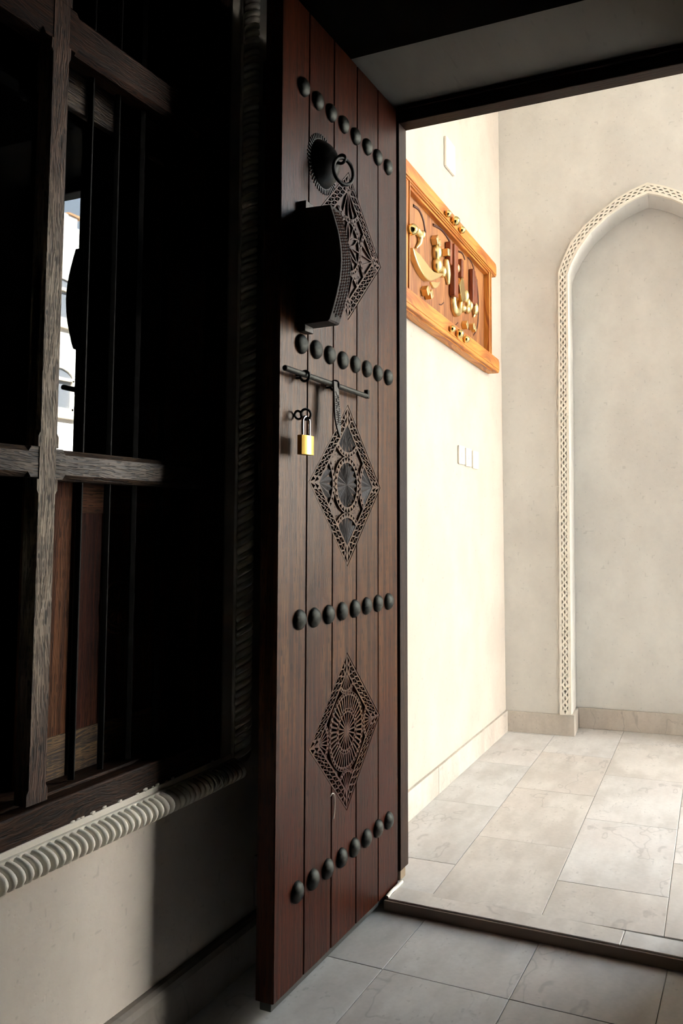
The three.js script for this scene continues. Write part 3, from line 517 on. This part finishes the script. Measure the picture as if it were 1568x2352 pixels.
// ------------------------------------------------------------------ bright room beyond the doorway
const frame2 = (o, d) => { o.rotation.y = Math.atan2(-d[2], d[0]); return o; };
const LE = [-0.0288, 0, -0.9996], LO = [-1.317, 0, -3.189]; // left wall line
const BE = [0.9958, 0, -0.0915], BO = [-1.3635, 0, -4.758]; // back wall line
{
  // left wall, drawn along LE; face towards the room (+x)
  const g = ext(shapeOf([[-0.46, 0], [1.8, 0], [1.8, 4.3], [-0.46, 4.3]]), 0.2); g.translate(0, 0, -0.2);
  const m = solid('wall_far_left', 'brightly lit cream plaster wall beyond the doorway', planar(g, 'y'), plasterWarm); m.position.set(...LO); frame2(m, LE);
  // back wall with the arched niche
  const inner = [[0.366, 0], [0.366, 0.153], [0.393, 2.615], [0.412, 2.671], [0.452, 2.747], [0.525, 2.846], [0.617, 2.926], [0.713, 2.985], [0.78, 3.014], [0.838, 3.032]];
  const mid = 0.838, mir = (l) => l.slice(0, -1).reverse().map(([u, y]) => [2 * mid - u, y]);
  const niche = [...inner, ...mir(inner)];
  const s = shapeOf([[-0.2, 0], ...niche.map((p) => p), [2.2, 0], [2.2, 4.3], [-0.2, 4.3]]);
  const bg = ext(s, 0.214); bg.translate(0, 0, -0.214);
  const back = solid('wall_far_back', 'cream plaster end wall with a pointed arch niche', planar(merge([bg, moved(ext(shapeOf([[-0.2, 0], [2.2, 0], [2.2, 4.3], [-0.2, 4.3]]), 0.15), 0, 0, -0.37)]), 'y'), plaster);
  back.position.set(...BO); frame2(back, BE);
  // carved band round the niche
  const outer = [[0.303, 0.149], [0.339, 2.631], [0.366, 2.703], [0.412, 2.8], [0.485, 2.883], [0.568, 2.953], [0.664, 3.021], [0.749, 3.063], [0.838, 3.094]];
  const band = struct('trim_2', 'cream plaster band of pierced lattice framing the arched niche', BO); frame2(band, BE);
  const O = [...outer, ...mir(outer)], I = [...inner.slice(1), ...mir(inner.slice(1))];
  const holes = [];
  const resample = (l, step) => { const out = []; let acc = 0; for (let i = 0; i < l.length - 1; i++) { const dx = l[i + 1][0] - l[i][0], dy = l[i + 1][1] - l[i][1], L = Math.hypot(dx, dy); while (acc < L) { out.push([l[i][0] + (dx * acc) / L, l[i][1] + (dy * acc) / L, dx / L, dy / L]); acc += step; } acc -= L; } return out; };
  const cl = O.map((p, i) => [lerp(p[0], I[i][0], 0.47), lerp(p[1], I[i][1], 0.47)]);
  for (const [k, [x, y, tx, ty]] of resample(cl, 0.018).entries()) {
    const nx = -ty, ny = tx, P = (s, t) => [x + tx * s + nx * t, y + ty * s + ny * t];
    if (k < 1) continue;
    if (k % 2) holes.push([P(-0.0135, 0), P(0, 0.0055), P(0.0135, 0), P(0, -0.0055)]);
    else { holes.push([P(-0.0125, 0.0155), P(0.0125, 0.0155), P(0, 0.0075)]); holes.push([P(-0.0125, -0.0155), P(0, -0.0075), P(0.0125, -0.0155)]); }
  }
  const bs = shapeOf([...O, ...I.slice().reverse()], holes);
  part('lattice_band', planar(ext(bs, 0.018, 0), 'y'), castPlaster, band).position.z = 0.006;
  part('backing', planar(ext(shapeOf([...O.map((p, i) => [lerp(p[0], I[i][0], 0.04), p[1] - 0.002 * (i > 1 ? 1 : 0)]), ...I.slice().reverse()]), 0.008), 'y'), castPlaster, band);
  solid('wall_far_front', 'plaster face of the doorway wall inside the bright room', planar(merge([bx(-1.3, 2.0, SOF, 4.3, -2.765, -2.741), bx(-0.02, 2.0, SILL_Y, SOF, -2.765, -2.741)]), 'y'), plaster);
  // skirting of stone slabs
  const sk = (name, label, len, org, dir, y1 = 0.15) => { const grp = struct(name, label, org); frame2(grp, dir); return grp; };
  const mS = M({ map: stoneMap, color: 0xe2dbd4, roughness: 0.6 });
  const s1 = sk('baseboard_far_left', 'stone skirting along the bright cream wall', 1, LO, LE);
  for (const [a, b] of [[-0.43, 0.35], [0.353, 1.572]]) part('slab', planar(bx(a, b, SILL_Y, 0.15, 0, 0.013, 0.002), 'x'), mS, s1);
  const s2 = sk('baseboard_far_back', 'stone skirting below the niche and its band', 1, BO, BE);
  part('slab', planar(bx(0.012, 0.365, SILL_Y, 0.149, 0, 0.013, 0.002), 'x'), mS, s2); part('slab', planar(bx(0.362, 0.38, SILL_Y, 0.15, -0.2, 0.013, 0.002), 'z'), mS, s2);
  part('slab', planar(bx(0.38, 1.3, SILL_Y, 0.15, -0.214, -0.201, 0.002), 'x'), mS, s2);
  // roof and the outer wall with its opening on to the sunlit court
  solid('ceiling_far', 'plaster ceiling of the bright room', planar(bx(-1.75, 2.3, 4.3, 4.5, -5.4, -2.5), 'x'), plaster);
  const ro = ext(shapeOf([[2.6, 0], [4.45, 0], [4.45, 4.3], [2.6, 4.3]]), 0.3);
  solid('wall_far_right', 'plaster wall ending beside the way to the sunlit court', planar(moved(face(ro), 2.0, 0, 0), 'y'), plaster);
}
// ------------------------------------------------------------------ carved wall panel with gold work
{
  const TILT = -0.026, CU = 0.56, CY = 2.335;
  const p = thing('wall_panel', [LO[0] + LE[0] * CU, CY, LO[2] + LE[2] * CU]); p.rotation.set(0, Math.atan2(-LE[2], LE[0]), TILT);
  tag(p, 'framed honey timber wall panel with raised golden calligraphy shapes and brass balls', 'wall panel');
  const T = (u, y) => { const x = u - CU, v = y - CY, c = Math.cos(-TILT), s = Math.sin(-TILT); return [x * c - v * s, x * s + v * c]; };
  const railProfile = (h, d) => shapeOf([[0, 0], [d, 0], [d, h * 0.1], [d - 0.006, h * 0.12], [d - 0.006, h * 0.18], [d, h * 0.2], [d, h * 0.27], [d - 0.006, h * 0.29], [d - 0.004, h * 0.95], [d - 0.01, h], [0, h]]);
  const rail = (len, h, d, flip) => { const g = ext(railProfile(h, d), len); g.rotateY(Q).translate(0, 0, 0); g.scale(1, 1, -1); if (flip) g.scale(1, -1, 1); return g; };
  const fix = (g) => { const q = g.index ? g.toNonIndexed() : g; q.computeVertexNormals(); return q; };
  // rails run past the stiles with clipped ends
  const endShape = (x0, x1, y0, y1, c) => shapeOf([[x0, y0], [x1 - c, y0], [x1, y0 + c], [x1, y1 - c], [x1 - c, y1], [x0, y1]]);
  const topR = [ext(endShape(-0.72, 0.7, 0.236, 0.305, 0.014), 0.052, 0.004), bx(-0.72, 0.66, 0.226, 0.238, 0, 0.05, 0.003, 2), bx(-0.72, 0.68, 0.2385, 0.2475, 0, 0.0615, 0.003, 2), bx(-0.72, 0.64, 0.216, 0.228, 0, 0.042, 0.003, 2)];
  part('top_rail', planar(merge(topR), 'x'), honey, p);
  const botR = [ext(endShape(-0.72, 0.735, -0.295, -0.225, 0.014), 0.056, 0.004), bx(-0.72, 0.72, -0.283, -0.274, 0, 0.0625, 0.003, 2), bx(-0.72, 0.66, -0.305, -0.29, 0, 0.045, 0.003, 2)];
  part('bottom_rail', planar(merge(botR), 'x'), honey, p);
  for (const s of [-1, 1]) { const g = [bx(0.575, 0.622, -0.235, 0.236, 0, 0.05, 0.004, 2), bx(0.592, 0.6, -0.235, 0.236, 0.04, 0.056, 0.003, 2), bx(0.62, 0.64, -0.222, 0.222, 0, 0.036, 0.004, 2)]; const q = merge(g); if (s < 0) q.rotateZ(Math.PI).translate(-0.06, 0, 0); part('stile', planar(q, 'y'), honey, p); }
  part('board', planar(bx(-0.66, 0.6, -0.25, 0.25, 0, 0.018), 'y'), board, p);
  const Z = 0.018;
  const groove = (pts, r = 0.005) => part('inlaid_line', tube(pts.map(([u, y]) => [...T(u, y), Z]), r, 26, 6), inlay, p);
  groove([[0.043, 2.534], [0.116, 2.538], [0.166, 2.511], [0.193, 2.465]], 0.0065); groove([[0.297, 2.535], [0.424, 2.55], [0.527, 2.535], [0.595, 2.5], [0.625, 2.47]], 0.0065); groove([[0.683, 2.529], [0.748, 2.535], [0.785, 2.517]]);
  groove([[0.834, 2.545], [0.904, 2.538], [0.96, 2.5], [0.99, 2.47], [1.02, 2.4], [1.022, 2.291], [0.991, 2.206], [0.926, 2.159]], 0.0045); groove([[0.373, 2.19], [0.41, 2.196], [0.445, 2.214]], 0.003); groove([[0.624, 2.147], [0.664, 2.168]], 0.003);
  const flat = (name, pts, d, mat, b = 0.004, z = Z) => { const g = ext(shapeOf(pts.map(([u, y]) => T(u, y))), d, b); const m = part(name, g, mat, p); m.position.z = z; return m; };
  const curve = (pts) => new THREE.SplineCurve(V2(pts)).getPoints(16).map((v) => [v.x, v.y]);
  flat('gold_crescent', [...curve([[-0.02, 2.325], [0.03, 2.285], [0.085, 2.26], [0.146, 2.248], [0.2, 2.253], [0.291, 2.288], [0.37, 2.326]]), ...curve([[0.34, 2.318], [0.25, 2.298], [0.19, 2.3], [0.147, 2.308], [0.06, 2.322]])], 0.02, gold, 0.005);
  flat('gold_crescent', [...curve([[0.25, 2.258], [0.29, 2.244], [0.34, 2.262], [0.375, 2.292]]), [0.33, 2.277], [0.28, 2.266]], 0.006, gold, 0.002);
  const barU = (name, u, y0, y1, w, d, mat) => { const [x0, v0] = T(u, y0), [, v1] = T(u, y1); const m = part(name, planar(bx(-w / 2, w / 2, 0, v1 - v0, 0, d, Math.min(w, d) * 0.25, 2), 'y'), mat, p); m.position.set(x0, v0, Z); return m; };
  barU('timber_stave', 0.555, 2.265, 2.52, 0.06, 0.03, stave); barU('timber_stave', 0.482, 2.4, 2.512, 0.03, 0.03, stave); barU('timber_stave', 0.685, 2.393, 2.487, 0.034, 0.022, stave); barU('timber_stave', 0.872, 2.303, 2.488, 0.05, 0.026, stave); barU('timber_stave', 0.935, 2.3, 2.46, 0.03, 0.02, stave);
  const cube = (u, y, s, a = 0.78) => { const m = part('gold_cube', bx(-s, s, -s, s, 0, s * 1.8, 0.003, 2).rotateZ(a), gold, p); m.position.set(...T(u, y), Z); };
  cube(0.285, 2.458, 0.017); cube(0.33, 2.458, 0.014, 0.5); cube(0.442, 2.448, 0.017, 0.2); cube(0.15, 2.192, 0.017); cube(0.198, 2.188, 0.017, 0.6); cube(0.737, 2.171, 0.016); cube(0.86, 2.19, 0.015, 0.5); cube(0.905, 2.186, 0.012);
  const blob = (name, u, y, r, sy, sz = 0.9, mat = gold) => { const m = part(name, new THREE.SphereGeometry(r, 24, 16).scale(1, sy, sz), mat, p); m.position.set(...T(u, y), Z + r * 0.45); };
  blob('gold_drum', 0.307, 2.408, 0.028, 1.35); blob('gold_drum', 0.313, 2.35, 0.034, 1.0, 0.7); blob('gold_bead', 0.403, 2.347, 0.022, 1.2); blob('gold_bead', 0.137, 2.437, 0.016, 1.2); blob('gold_bead', 0.616, 2.424, 0.026, 0.9, 0.6);
  for (const [u, y, r] of [[0.759, 2.322, 0.022], [0.81, 2.302, 0.016], [0.852, 2.297, 0.017], [0.923, 2.296, 0.023]]) blob('gold_bead', u, y, r, 1.5); blob('gold_bead', 0.707, 2.246, 0.024, 0.8); blob('gold_bead', 0.795, 2.262, 0.026, 0.8, 0.6);
  const stroke = (pts, r0, r1) => { const list = []; const c = new THREE.CatmullRomCurve3(pts.map(([u, y]) => new THREE.Vector3(...T(u, y), Z + 0.008))); for (let i = 0; i <= 30; i++) { const t = i / 30, r = lerp(r0, r1, t) * (0.75 + 0.35 * Math.sin(Math.PI * t)), q = c.getPoint(t); list.push(new THREE.SphereGeometry(r, 12, 8).translate(q.x, q.y, q.z)); } part('gold_stroke', merge(list), gold, p); };
  stroke([[0.069, 2.432], [0.1, 2.42], [0.1, 2.39], [0.062, 2.356]], 0.021, 0.006); stroke([[0.46, 2.41], [0.472, 2.36], [0.488, 2.318]], 0.02, 0.014); stroke([[0.56, 2.268], [0.565, 2.225], [0.6, 2.205], [0.65, 2.222], [0.678, 2.268]], 0.021, 0.018); stroke([[0.93, 2.29], [0.925, 2.27], [0.91, 2.252]], 0.014, 0.005);
  flat('gold_slab', [[0.607, 2.335], [0.655, 2.382], [0.67, 2.376], [0.7, 2.29], [0.66, 2.272], [0.625, 2.3]], 0.026, goldBall, 0.004);
  for (const [u, y, r, z] of [[0.359, 2.6, 0.0175, 0.07], [0.462, 2.6, 0.023, 0.072], [0.574, 2.594, 0.0185, 0.07], [0.403, 2.077, 0.0165, 0.072], [0.508, 2.076, 0.022, 0.074], [0.621, 2.073, 0.018, 0.072], [-0.085, 2.382, 0.024, 0.062]]) { const m = part('brass_ball', new THREE.SphereGeometry(r, 28, 18), goldBall, p); m.position.set(...T(u, y), z); }
}
// ------------------------------------------------------------------ fittings on the bright wall
{
  const place = (o, u, y) => { o.position.set(LO[0] + LE[0] * u, y, LO[2] + LE[2] * u); o.rotation.y = Math.atan2(-LE[2], LE[0]); };
  const plate = (u, y, sw) => {
    const g = thing('switch_plate'); place(g, u, y);
    part('plate', bx(-0.046, 0.046, -0.046, 0.046, 0, 0.011, 0.006, 3), plastic, g); if (sw) part('rocker', bx(-0.012, 0.012, -0.011, 0.011, 0.009, 0.0145, 0.002, 2), plastic, g);
    return g;
  };
  tag(plate(0.745, 1.53, true), 'white rocker switch plate, first of three from the door', 'switch');
  tag(plate(0.862, 1.526, true), 'white rocker switch plate in the middle of the three', 'switch');
  tag(plate(0.984, 1.522, false), 'plain white plate, last of three towards the room corner', 'switch');
  const b = thing('wall_vent'); place(b, 0.6, 2.975); part('cover', bx(-0.08, 0.06, -0.075, 0.075, 0, 0.014, 0.004, 2), plastic, b); part('inner_lip', bx(-0.06, 0.04, -0.06, 0.06, 0.012, 0.017, 0.003, 2), plastic, b);
  tag(b, 'small blank cream cover plate high on the bright wall above the timber panel', 'cover plate');
}
solid('shade_block', 'unseen block added above the entrance to shade the court', planar(bx(-6, 2.3, 4.5, 13.5, -5.6, 9), 'y'), plaster);  // added out of view to keep the sun off the court paving
// ------------------------------------------------------------------ sunlit court outside
solid('ground', 'dark paving of the court outside', planar(bx(2.3, 60, -0.4, 0.0, -60, 20), 'x'), M({ map: stoneMap, color: 0x6e6a64, roughness: 0.95 }));  // colour darkened to cut the light it bounces indoors
{
  const BX = 18, b = thing('building', [BX, 0, -18]);
  tag(b, 'sunlit cream building with arched windows and a stepped parapet, mirrored in the window glass', 'building');
  const wallM = M({ color: 0xeee8dc, roughness: 0.9 }), trimM = M({ color: 0xf0e4cc, roughness: 0.85 }), tileM = M({ color: 0xb98f68, roughness: 0.9 }), glassM = M({ color: 0x8d9296, roughness: 0.25, metalness: 0.1 });
  const zs = []; for (let z = -20.45 - 6 * 3.4; z < 18; z += 3.4) zs.push(z);
  const floors = [1.9, 4.85, 7.8], holes = [];
  const opening = (a, y) => { const o = [[a - 0.6, y], [a + 0.6, y], [a + 0.6, y + 1.0]]; for (let i = 1; i < 10; i++) { const t = (i / 10) * Math.PI; o.push([a + Math.cos(t) * 0.6, y + 1.0 + Math.sin(t) * 0.36]); } o.push([a - 0.6, y + 1.0]); return o; };
  for (const z of zs) for (const y of floors) holes.push(opening(z + 18, y));
  const steps = [[-36, 0], [24, 0], [24, 10.9]]; for (let a = 24; a > -36; a -= 1.2) steps.push([a, 11.35], [a - 0.6, 11.35], [a - 0.6, 11.0], [a - 1.2, 11.0]);
  const g = ext(shapeOf(steps, holes), 0.4); face(g); part('wall', planar(g.rotateY(Math.PI), 'y'), wallM, b).scale.z = 1;
  part('inner_wall', bx(1.2, 1.4, 0, 10.8, -36, 24), wallM, b);
  const near = zs.filter((z) => z > -32 && z < -6);
  for (const z of near) for (const y of floors) {
    const w = thing('window', [-0.4, y, -(0) + z + 18], b);
    part('frame', merge([bx(-0.04, 0.1, -0.02, 0.06, -0.6, 0.6), bx(-0.04, 0.1, 0.95, 1.05, -0.6, 0.6), bx(-0.04, 0.1, 0, 1, -0.6, -0.52), bx(-0.04, 0.1, 0, 1, 0.52, 0.6)]), trimM, w);
    part('pane', bx(0.06, 0.08, 0, 1.36, -0.6, 0.6), glassM, w);
    part('sill', bx(-0.12, 0.1, -0.3, -0.02, -0.72, 0.72, 0.02), trimM, w);
  }
  for (let z = -32; z < 0; z += 1.2) part('coping', bx(-0.45, 0.05, 11.35, 11.42, z + 18 - 0.02, z + 18 + 0.62), tileM, b);
}
renderer.render(scene, camera);
